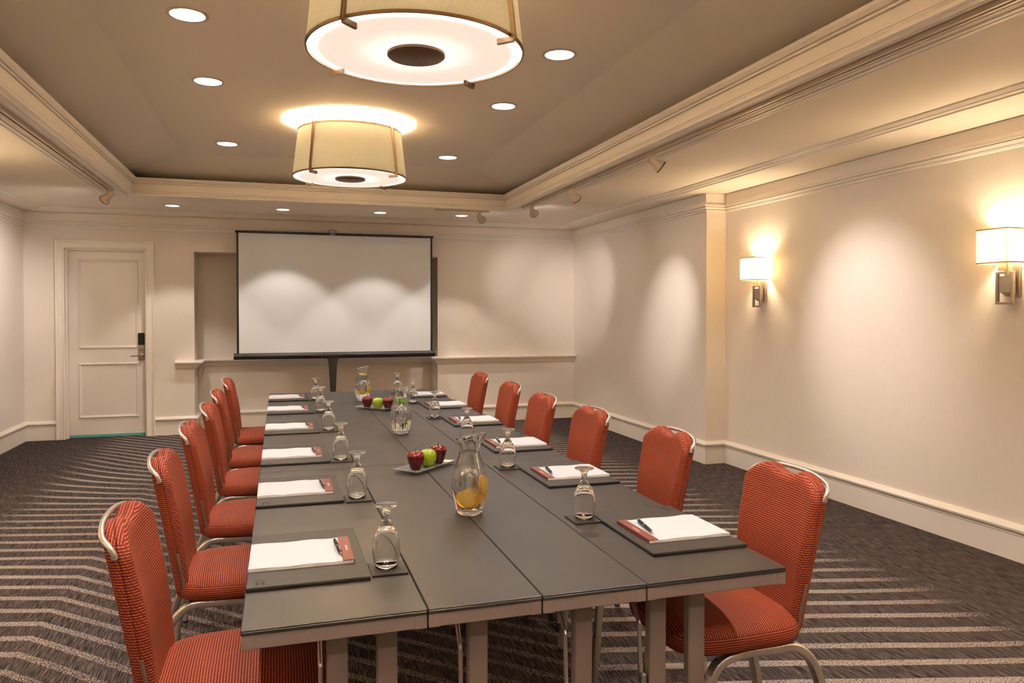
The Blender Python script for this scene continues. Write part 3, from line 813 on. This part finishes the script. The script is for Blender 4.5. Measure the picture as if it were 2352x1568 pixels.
def make_chair():
    t = thing('banquet_chair', 'chair', 'chair', (0, 0, 0), 0, 'red banquet chairs round the table')
    obj('seat', chair_seat(NB()), M_FAB, t, smooth=True, autosm=60)
    obj('backrest', chair_back(NB()), M_FAB, t, smooth=True, autosm=80)
    # hand-hold tube across the top of the back
    bm = NB()
    pts = [(-0.269, -0.176, 0.844), (-0.272, -0.1775, 0.854), (-0.28, -0.174, 0.866), (-0.296, -0.155, 0.879), (-0.306, -0.112, 0.889), (-0.312, -0.06, 0.8945), (-0.314, 0, 0.896), (-0.312, 0.06, 0.8945), (-0.306, 0.112, 0.889), (-0.296, 0.155, 0.879), (-0.28, 0.174, 0.866), (-0.272, 0.1775, 0.854), (-0.269, 0.176, 0.844)]
    tube(bm, smoothpath(pts, 4), .0062, .0062, n=12, up=(1, 0, 0))
    for sy in (-1, 1): tube(bm, [(-.2692, sy*.1762, .847), (-.2685, sy*.1754, .839)], .0070, .0070, n=14, up=(1, 0, 0))
    obj('hand_rail', bm, M_STEEL, t, smooth=True, autosm=50)
    for s in (-1, 1):
        bm = NB()
        pts = [(.118, s*.166, .012), (.104, s*.165, .16), (.092, s*.163, .29), (.082, s*.162, .360), (.060, s*.161, .412), (.020, s*.160, .438), (-.05, s*.160, .447)]
        tube(bm, smoothpath(pts, 6), .0165, .0115, n=16, up=(0, 1, 0), square=True); obj('leg', bm, M_STEEL, t, smooth=True, autosm=40)
        bm = NB()
        pts = [(-.05, s*.1602, .447), (-.12, s*.1602, .4475), (-.168, s*.161, .448), (-.202, s*.164, .436), (-.236, s*.168, .400), (-.262, s*.171, .335), (-.282, s*.174, .25), (-.305, s*.177, .13), (-.325, s*.179, .012)]
        tube(bm, smoothpath(pts, 6), .0165, .0115, n=16, up=(0, 1, 0), square=True); obj('leg', bm, M_STEEL, t, smooth=True, autosm=40)
        # flat bar let into the side of the back
        bm = NB()
        def lx(z): return -.208-.078*max(0, (z-.47)/.43)**1.1+.010
        pts = [(lx(.47)+.006, s*.115, .456), (lx(.47)+.002, s*.140, .459), (lx(.48), s*.155, .482), (lx(.53), s*.159, .53), (lx(.58), s*.1635, .58), (lx(.61), s*.1645, .61)]
        tube(bm, smoothpath(pts, 4), .003, .0042, n=8, up=(0, 1, 0), square=True); obj('back_upright', bm, M_UPR, t, smooth=True, autosm=40)
        for x, y_ in ((.1185, .166), (-.3255, .179)):
            bm = NB(); lathe(bm, [(0, 0), (.011, 0), (.013, .004), (.012, .014), (0, .014)], 14, c=(x, s*y_, 0)); obj('glide', bm, M_RUB, t, smooth=True, autosm=40)
    bm = NB(); box(bm, .03, .05, -.155, .155, .438, .456, .002); box(bm, -.15, -.13, -.155, .155, .438, .456, .002); box(bm, -.131, .031, -.012, .012, .440, .456, .002)
    obj('under_frame', bm, M_STEEL, t)
    bm = NB(); box(bm, -.19, .125, -.158, .158, .456, .464, .002); obj('seat_base', bm, M_RUB, t)
    return t
proto = make_chair()
LC = [(1.94, 0), (2.70, .01), (3.39, -.01), (4.10, 0), (4.80, .01), (5.60, 0)]
RC = [(1.905, -.02), (2.66, -.02), (3.36, .01), (4.02, .0), (4.76, -.01), (5.58, .0)]
first = True
for i, (y, rz) in enumerate(LC):
    lab = 'red-orange upholstered banquet chair on the left side of the table, %s' % rank(6, i)
    xx = -.066+[.0, -.02, -.012, .0, -.008, .0][i]
    if first: o = proto; o['label'] = lab; first = False; o.location = (xx, y, 0); o.rotation_euler = (0, 0, rz)
    else: dup(proto, (xx, y, 0), rz, lab)
for i, (y, rz) in enumerate(RC):
    dup(proto, (1.166+[0, .03, .0, -.015, .02, .03][i], y, 0), PI+rz, 'red-orange upholstered banquet chair on the right side of the table, %s' % rank(6, i))

# ------------------------------------------------------------------ place settings
def make_deskpad():
    t = thing('desk_pad', 'pad', 'desk pad', (0, 0, 0), 0, 'leather desk pads')
    hx, hy = .1375, .208
    bm = NB(); box(bm, -hx, hx, -hy, hy, 0, .0085, .003, seg=2); obj('board', bm, [M_PADE], t)
    bm = NB(); box(bm, -hx+.0015, hx-.0015, -hy+.0015, hy-.0015, .0075, .0092, .0006); obj('leather_top', bm, M_PAD, t)
    # faint embossed emblem in the corner by the table edge: an arc over two small knots
    bm = NB(); cx, cy = -hx+.030, -hy+.026
    tube(bm, [(cx+.012*math.cos(R(a)), cy+.010+.010*math.sin(R(a)), .0093) for a in range(10, 171, 20)], .0007, .0004, n=6, up=(0, 0, 1))
    for dx in (-.006, .006):
        for dy in (0, -.009):
            tube(bm, [(cx+dx+.0032*math.cos(R(a)), cy+dy+.003+.0034*math.sin(R(a)), .0093) for a in range(0, 331, 30)], .0006, .0004, n=6, up=(0, 0, 1))
    obj('embossed_emblem', bm, M_EMB, t)
    return t
def make_notepad():
    t = thing('notepad', 'pad', 'notepad', (0, 0, 0), 0, 'writing pads with red binding')
    hx, hy = .122, .099; z1 = .0085
    bm = NB(); NXX = 24
    # paper block with gently wavy long edges
    top = [[], []]; bot = [[], []]
    for i in range(NXX+1):
        x = -hx+2*hx*i/NXX
        for s, k in ((-1, 0), (1, 1)):
            wv = .0012*math.sin(i*.9+s)+.0008*math.sin(i*2.1)
            zz = z1-.001+.0009*math.sin(i*.55)*(1 if i < NXX-3 else 0)
            top[k].append(bm.verts.new((x, s*(hy+wv*.6), zz))); bot[k].append(bm.verts.new((x, s*hy, 0)))
    for i in range(NXX):
        f = bm.faces.new((top[0][i], top[0][i+1], top[1][i+1], top[1][i])); f.material_index = 0
        for k in (0, 1):
            f = bm.faces.new((bot[k][i], bot[k][i+1], top[k][i+1], top[k][i])); f.material_index = 1
        f = bm.faces.new((bot[0][i], bot[1][i], bot[1][i+1], bot[0][i+1])); f.material_index = 1
    for i in (0, NXX):
        f = bm.faces.new((bot[0][i], top[0][i], top[1][i], bot[1][i])); f.material_index = 1
    obj('paper_block', bm, [M_PAPER, M_PAGES], t)
    bm = NB(); box(bm, hx-.026, hx+.0012, -hy-.0004, hy+.0004, z1-.0012, z1+.0006); box(bm, hx, hx+.0012, -hy-.0004, hy+.0004, .001, z1)
    b = obj('binding', bm, M_BIND, t)
    # small printed line, too fine to read in the photo: a row of letter-sized strokes
    bm = NB(); rnd = random.Random(3)
    for i in range(9):
        y = -.022+i*.0049; w_ = .0028+.0008*rnd.random()
        box(bm, hx-.0125, hx-.0125+.0045+.001*rnd.random(), y, y+.0009, z1+.0006, z1+.0009)
        box(bm, hx-.0125, hx-.0115, y, y+w_, z1+.0006, z1+.0009)
        if i % 2: box(bm, hx-.0088, hx-.0078, y, y+w_, z1+.0006, z1+.0009)
    obj('binding_print', bm, M_BTXT, b)
    return t
def make_pen():
    t = thing('ballpoint_pen', 'pen', 'pen', (0, 0, 0), 0, 'black pens on the writing pads')
    M = Matrix.Translation((0, -.066, .0052)) @ Matrix.Rotation(-PI/2, 4, 'X')
    bm = NB(); lathe(bm, [(0, .010), (.0030, .010), (.0042, .024), (.0048, .05), (.0048, .072), (.0046, .074), (.0050, .076), (.0050, .120), (.0034, .126), (0, .127)], 16, M=M); obj('barrel', bm, M_BLACK, t, smooth=True, autosm=50)
    bm = NB(); lathe(bm, [(0, 0), (.0008, .001), (.0028, .009), (.0034, .0135), (0, .0135)], 12, M=M); obj('tip', bm, M_STEEL, t, smooth=True, autosm=50)
    bm = NB(); lathe(bm, [(.0051, .0735), (.0053, .0745), (.0053, .0765), (.0051, .0775)], 16, M=M); obj('ring', bm, M_STEEL, t, smooth=True)
    bm = NB(); box(bm, -.0014, .0014, .028, .060, .0112, .0124, .0004); box(bm, -.0014, .0014, .054, .060, .0095, .0124, .0004); obj('clip', bm, M_STEEL, t)
    bm = NB(); lathe(bm, [(0, .126), (.0026, .126), (.0026, .135), (0, .136)], 12, M=M); obj('push_button', bm, M_STEEL, t, smooth=True, autosm=50)
    return t
def make_coaster():
    bm = NB(); box(bm, -.043, .043, -.046, .046, 0, .005, .0015, seg=2)
    o = obj('coaster', bm, M_PAD); return tag(o, 'coaster', 'coaster', 'square leather coasters')
def make_goblet():
    # stands upside down on its rim
    out = [(.0266, 0), (.0300, .014), (.0328, .029), (.0338, .042), (.0333, .054), (.0313, .067), (.0274, .080), (.0220, .091), (.0150, .102), (.0106, .111), (.0089, .118), (.0086, .126), (.0098, .132), (.0104, .1365), (.0132, .1402), (.0205, .1448), (.0282, .1474), (.0292, .1490), (.0285, .1500), (.018, .1496), (.008, .1485), (0, .1483)]
    inn = [(0, .0955), (.008, .0945), (.0155, .0900), (.0218, .0825), (.0262, .074), (.0292, .064), (.0312, .053), (.0316, .042), (.0306, .029), (.0280, .014), (.0252, 0)]
    bm = NB(); lathe(bm, list(reversed(out))[:-1]+[out[0]]+list(reversed(inn)), 40)
    o = obj('water_goblet', bm, M_GLASS, smooth=True)
    return tag(o, 'goblet', 'glass', 'upside-down water goblets')
pad0, np0, pen0, co0, gb0 = make_deskpad(), make_notepad(), make_pen(), make_coaster(), make_goblet()
used = set()
def place(src, loc, rz, label):
    if src.name in used: return dup(src, loc, rz, label)
    used.add(src.name); src.location = loc; src.rotation_euler = (0, 0, rz); src['label'] = label; return src
LM = [(1.968, 0), (2.712, 0), (3.392, 0), (4.195, 0), (4.985, 0), (5.695, 0)]
RM = [(1.922, 0), (2.700, 0), (3.398, 0), (4.195, 0), (4.965, 0), (5.640, 0)]
LG = [1.832, 2.552, 3.238, 4.068, 4.850, 5.535]
RG = [2.092, 2.885, 3.572, 4.366, 5.125, 5.820]
for sd in ('left', 'right'):
    MM = LM if sd == 'left' else RM; GG = LG if sd == 'left' else RG
    for i in range(6):
        y = MM[i][0]; rk = rank(6, i); L = sd == 'left'
        rz = 0 if L else PI
        jit = random.uniform(-.015, .015)
        cx = .0635 if L else 1.0425
        place(pad0, (cx, y, ZTAB), rz, 'black leather desk pad on the %s side of the table, %s' % (sd, rk))
        nx = .050 if L else 1.056
        ny = y + ((-.002) if L else -.03)
        if i == 1: ny = y-.003 if L else y-.02
        place(np0, (nx, ny, ZTAB+.0093), rz+jit*.6, 'white lined notepad with red binding, %s side of the table, %s' % (sd, rk))
        if L: place(pen0, (nx+.090, ny+.008, ZTAB+.0093+.0085), PI+R(4)+jit, 'black pen on the red-bound notepad, left side of the table, %s' % rk)
        else: place(pen0, (nx-.080, ny+.006, ZTAB+.0093+.0085), PI*0+R(-8)+jit, 'black pen on the red-bound notepad, right side of the table, %s' % rk)
        gx = .246 if L else .872
        place(co0, (gx+(.002 if L else -.004), GG[i]-.012 if L else GG[i]-.005, ZTAB), 0, 'dark square coaster under the goblet, %s side of the table, %s' % (sd, rk))
        place(gb0, (gx, GG[i], ZTAB+.005), random.uniform(0, 1), 'upside-down glass goblet on a coaster, %s side of the table, %s' % (sd, rk))

# ------------------------------------------------------------------ pierced glass pitchers
JO = [(.0345, 0), (.0405, .008), (.0475, .030), (.0545, .060), (.0570, .085), (.0545, .110), (.0470, .140), (.0390, .165), (.0335, .182), (.0310, .196), (.0315, .210), (.0350, .226), (.0385, .236)]
def jug_rf(a, z):
    if z < .19: return 1.0
    k = ((z-.19)/.046)**1.6
    sp = max(0, math.cos(a))**4
    return 1+.42*sp*k
def jug_zlift(bm):
    for v in bm.verts:
        z = v.co.z
        if z > .19:
            k = min(1, (z-.19)/.046); a = math.atan2(v.co.y, v.co.x)
            v.co.z += .012*k*(math.cos(a))
def prof_at(prof, z):
    for (r0, z0), (r1, z1) in zip(prof, prof[1:]):
        if z0 <= z <= z1: return r0+(r1-r0)*(z-z0)/(z1-z0)
    return prof[-1][0]
def fine(prof, k=3):
    P = smoothpath([(r, 0, z) for r, z in prof], k); return [(p.x, p.z) for p in P]
JF = fine(JO)
JI = [(max(.001, r-.0026), z) for r, z in JF if z >= .010]
def tunnel(rx, rz, flare=.013):
    bm = NB(); n = 40; st = [-.075, -.060, -.056, -.052, -.047, -.041, -.032, -.018, 0, .018, .032, .041, .047, .052, .056, .060, .075]; rings = []
    for y in st:
        g = min(.030, .024*(abs(y)/.054)**5)
        rings.append([bm.verts.new(((rx+g)*math.cos(2*PI*k/n), y, .098+(rz+g)*math.sin(2*PI*k/n))) for k in range(n)])
    for a, b in zip(rings, rings[1:]):
        for i in range(n): bm.faces.new((a[i], a[(i+1) % n], b[(i+1) % n], b[i]))
    bm.faces.new(rings[0][::-1]); bm.faces.new(rings[-1]); return bm
def jug_mesh():
    a = NB(); lathe(a, [(0, 0)]+JF+[(0, .2365)], 48, rf=jug_rf); jug_zlift(a)
    b = booled('o', a, tunnel(.0105, .0215))
    c = NB(); lathe(c, [(0, .010)]+JI+[(JI[-1][0], .262), (0, .262)], 48, rf=jug_rf); 
    for v in c.verts:
        z = v.co.z
        if z > .19:
            k = min(1, (z-.19)/.046); v.co.z += .012*k*math.cos(math.atan2(v.co.y, v.co.x))
    d = booled('i', c, tunnel(.0135, .0245))
    return booled('g', b, d)
def water_mesh(level):
    P = [(r+.0002, z) for r, z in JI if z < level]
    rl = prof_at(JI, level)
    c = NB(); lathe(c, [(0, .0098)]+P+[(rl+.0002, level), (0, level)], 48)
    return booled('w', c, tunnel(.0133, .0243))
gm = jug_mesh()
def pitcher(x, y, rz, label, level):
    t = thing('glass_pitcher', label, 'pitcher', (x, y, ZTAB), rz, 'pierced glass water pitchers')
    o = bpy.data.objects.new('glass_body', pitcher.me); COL.objects.link(o); o.parent = t
    obj('water', water_mesh(level), M_WATER, t, smooth=True, autosm=35)
    return t
_o = obj('glass_seed', gm, M_GLASS, smooth=True, autosm=35); pitcher.me = _o.data; bpy.data.objects.remove(_o)
J1, J2, J3 = (.560, 2.262), (.597, 3.872), (.560, 5.40)
pitcher(J1[0], J1[1], R(-12), 'glass pitcher of water with orange slices, nearest the camera', .192)
pitcher(J2[0], J2[1], R(-9), 'glass pitcher of water with green lime slices, in the middle of the table', .184)
pitcher(J3[0], J3[1], R(-12), 'glass pitcher of water with lemon slices, farthest from the camera', .188)
def make_slice(kind, rad, th, mats):
    bm = NB()
    lathe(bm, [(0, -th/2), (rad*.88, -th/2)], 32, mi=0); lathe(bm, [(rad*.88, -th/2), (rad*.97, -th/2), (rad, -th*.2), (rad, th*.2), (rad*.97, th/2), (rad*.88, th/2)], 32, mi=1); lathe(bm, [(rad*.88, th/2), (0, th/2)], 32, mi=0)
    bmesh.ops.remove_doubles(bm, verts=bm.verts[:], dist=1e-6)
    return obj(kind+'_slice', bm, mats)
os_, ls_, gs_ = make_slice('orange', .0295, .0055, [M_ORF, M_ORR]), make_slice('lemon', .021, .005, [M_LEF, M_LER]), make_slice('lime', .015, .0035, [M_LIF, M_LIR])
SL = [ # kind, jug, (dx,dy,dz), euler, label, scale
 (os_, J1, (-.017, -.0235, .050), (R(58), R(-16), R(10)), 'orange slice in the nearest pitcher, leftmost and standing steepest'),
 (os_, J1, (-.011, -.0170, .0475), (R(55), R(-15), R(9)), 'orange slice in the nearest pitcher, second from the left of the leaning stack'),
 (os_, J1, (-.005, -.0100, .0455), (R(52), R(-14), R(8)), 'orange slice in the nearest pitcher, middle of the leaning stack'),
 (os_, J1, (.015, .004, .052), (R(34), R(-18), R(4)), 'orange slice in the nearest pitcher, lying flattest at the right of the stack'),
 (os_, J1, (.031, -.012, .088), (R(78), R(32), R(66)), 'orange slice in the nearest pitcher, upright against the right side'),
 (ls_, J3, (-.012, -.010, .058), (R(18), R(6), 0), 'lemon slice in the farthest pitcher, lower left and nearly flat'),
 (ls_, J3, (.006, -.016, .056), (R(16), R(-12), 0), 'lemon slice in the farthest pitcher, lower middle and nearly flat'),
 (ls_, J3, (.030, .000, .078), (R(88), 0, R(72)), 'lemon slice in the farthest pitcher, upright and further left of two'),
 (ls_, J3, (.037, .004, .074), (R(88), 0, R(60)), 'lemon slice in the farthest pitcher, upright and against the glass'),
 (ls_, J3, (.0, .002, .182), (R(12), R(8), 0), 'lemon slice in the farthest pitcher, floating at the water surface'),
]
for k in range(6):
    a = -2.6+k*.5
    SL.append((gs_, J2, (-.019+k*.0075, -.008-.004*(k % 2), .170-.002*(k % 3)), (R(70-8*(k % 2)), R(28+6*k), R(20-9*k)), 'lime slice floating in the middle pitcher, %s from the left' % ('first', 'second', 'third', 'fourth', 'fifth', 'sixth')[k]))
seen = set()
for src, J, d, e, lab in SL:
    if src.name in seen: o = src.copy(); COL.objects.link(o)
    else: o = src; seen.add(src.name)
    o.location = (J[0]+d[0], J[1]+d[1], ZTAB+d[2]); o.rotation_euler = e
    nm = src.name.split('_')[0]
    tag(o, lab, '%s slice' % nm, '%s slices in the water pitcher' % nm)

# ------------------------------------------------------------------ glass plates and apples
def plate(x, y, rz, label):
    bm = NB(); hx, hy = .135, .060
    def rr(hx, hy, z, lift):
        pts = []
        for (sx, sy) in ((1, 1), (-1, 1), (-1, -1), (1, -1)):
            c = Vector((sx*(hx-.008), sy*(hy-.008)))
            a0 = {(1, 1): 0, (-1, 1): 90, (-1, -1): 180, (1, -1): 270}[(sx, sy)]
            for k in range(5):
                a = R(a0+k*22.5); pts.append(bm.verts.new((c.x+.008*math.cos(a), c.y+.008*math.sin(a), z+lift*(abs(c.x)/.13)**2)))
        # straight edge midpoints keep the long sides lower than the corners
        return pts
    L = [rr(hx-.035, hy-.022, .0, 0), rr(hx, hy, .009, .004), rr(hx+.001, hy+.001, .0115, .004), rr(hx-.003, hy-.003, .0125, .004), rr(hx-.020, hy-.014, .0075, .001), rr(hx-.034, hy-.022, .0045, 0)]
    for a, b in zip(L, L[1:]):
        n = len(a)
        for i in range(n): bm.faces.new((a[i], a[(i+1) % n], b[(i+1) % n], b[i]))
    bm.faces.new(L[0][::-1]); bm.faces.new(L[-1])
    o = obj('glass_plate', bm, M_PLATE, smooth=True, autosm=30)
    o.location = (x, y, ZTAB+.0004); o.rotation_euler = (0, 0, rz)
    return tag(o, label, 'plate', 'rectangular glass plates')
plate(.553, 2.965, R(44), 'rectangular glass plate with three apples, nearer the camera')
plate(.596, 4.885, R(-42), 'rectangular glass plate with three apples, farther beyond the middle pitcher')
def make_apple(green):
    bm = NB()
    s = 1.0
    if green: pr = [(0, .006), (.008, .003), (.016, .001), (.024, .006), (.030, .018), (.0345, .034), (.0340, .048), (.029, .060), (.020, .0665), (.011, .066), (.005, .062), (0, .058)]
    else: pr = [(0, .008), (.006, .004), (.012, .0005), (.018, .003), (.0235, .014), (.0290, .032), (.0335, .050), (.0330, .060), (.0275, .069), (.0195, .0725), (.011, .071), (.005, .066), (0, .061)]
    pr = [(max(0, p.x), p.z) for p in smoothpath([(r, 0, z) for r, z in pr], 3)]
    pr[0] = (0, pr[0][1]); pr[-1] = (0, pr[-1][1])
    def rf(a, z):
        k = max(0, 1-z/.035)
        return 1+(.05 if not green else .02)*math.cos(5*a)*(k+.25)
    lathe(bm, pr, 40, rf=rf)
    for v in bm.verts:
        if v.co.z < .02:
            a = math.atan2(v.co.y, v.co.x); v.co.z += (.0022 if not green else .0010)*(1-math.cos(5*a))*.5*(1 if v.co.xy.length > .006 else 0)
    t = thing('apple', 'apple', 'apple', (0, 0, 0), 0, 'green apples on the glass plates' if green else 'red apples on the glass plates')
    obj('flesh', bm, M_APG if green else M_APR, t, smooth=True)
    bm = NB(); zt_ = .056 if green else .060
    tube(bm, smoothpath([(0, 0, zt_), (-.001, 0, zt_+.012), (-.003, .001, zt_+(.014 if green else .026))], 4), .0012, .0012, n=8, up=(0, 1, 0)); obj('stem', bm, M_STEM, t, smooth=True)
    return t
ra, ga = make_apple(False), make_apple(True)
zp = ZTAB+.0049
place(ra, (.508, 2.922, zp), .3, 'dark red apple on the nearer glass plate, closest to the camera')
place(ga, (.566, 2.978, zp), 1.1, 'green apple between two red ones on the nearer glass plate')
place(ra, (.618, 3.028, zp), 2.0, 'dark red apple on the nearer glass plate, behind the green apple')
place(ra, (.542, 4.932, zp), .9, 'dark red apple on the farther glass plate, left of the green apple')
place(ga, (.603, 4.880, zp), 2.2, 'green apple between two red ones on the farther glass plate')
place(ra, (.660, 4.826, zp), .1, 'dark red apple on the farther glass plate, right of the green apple')
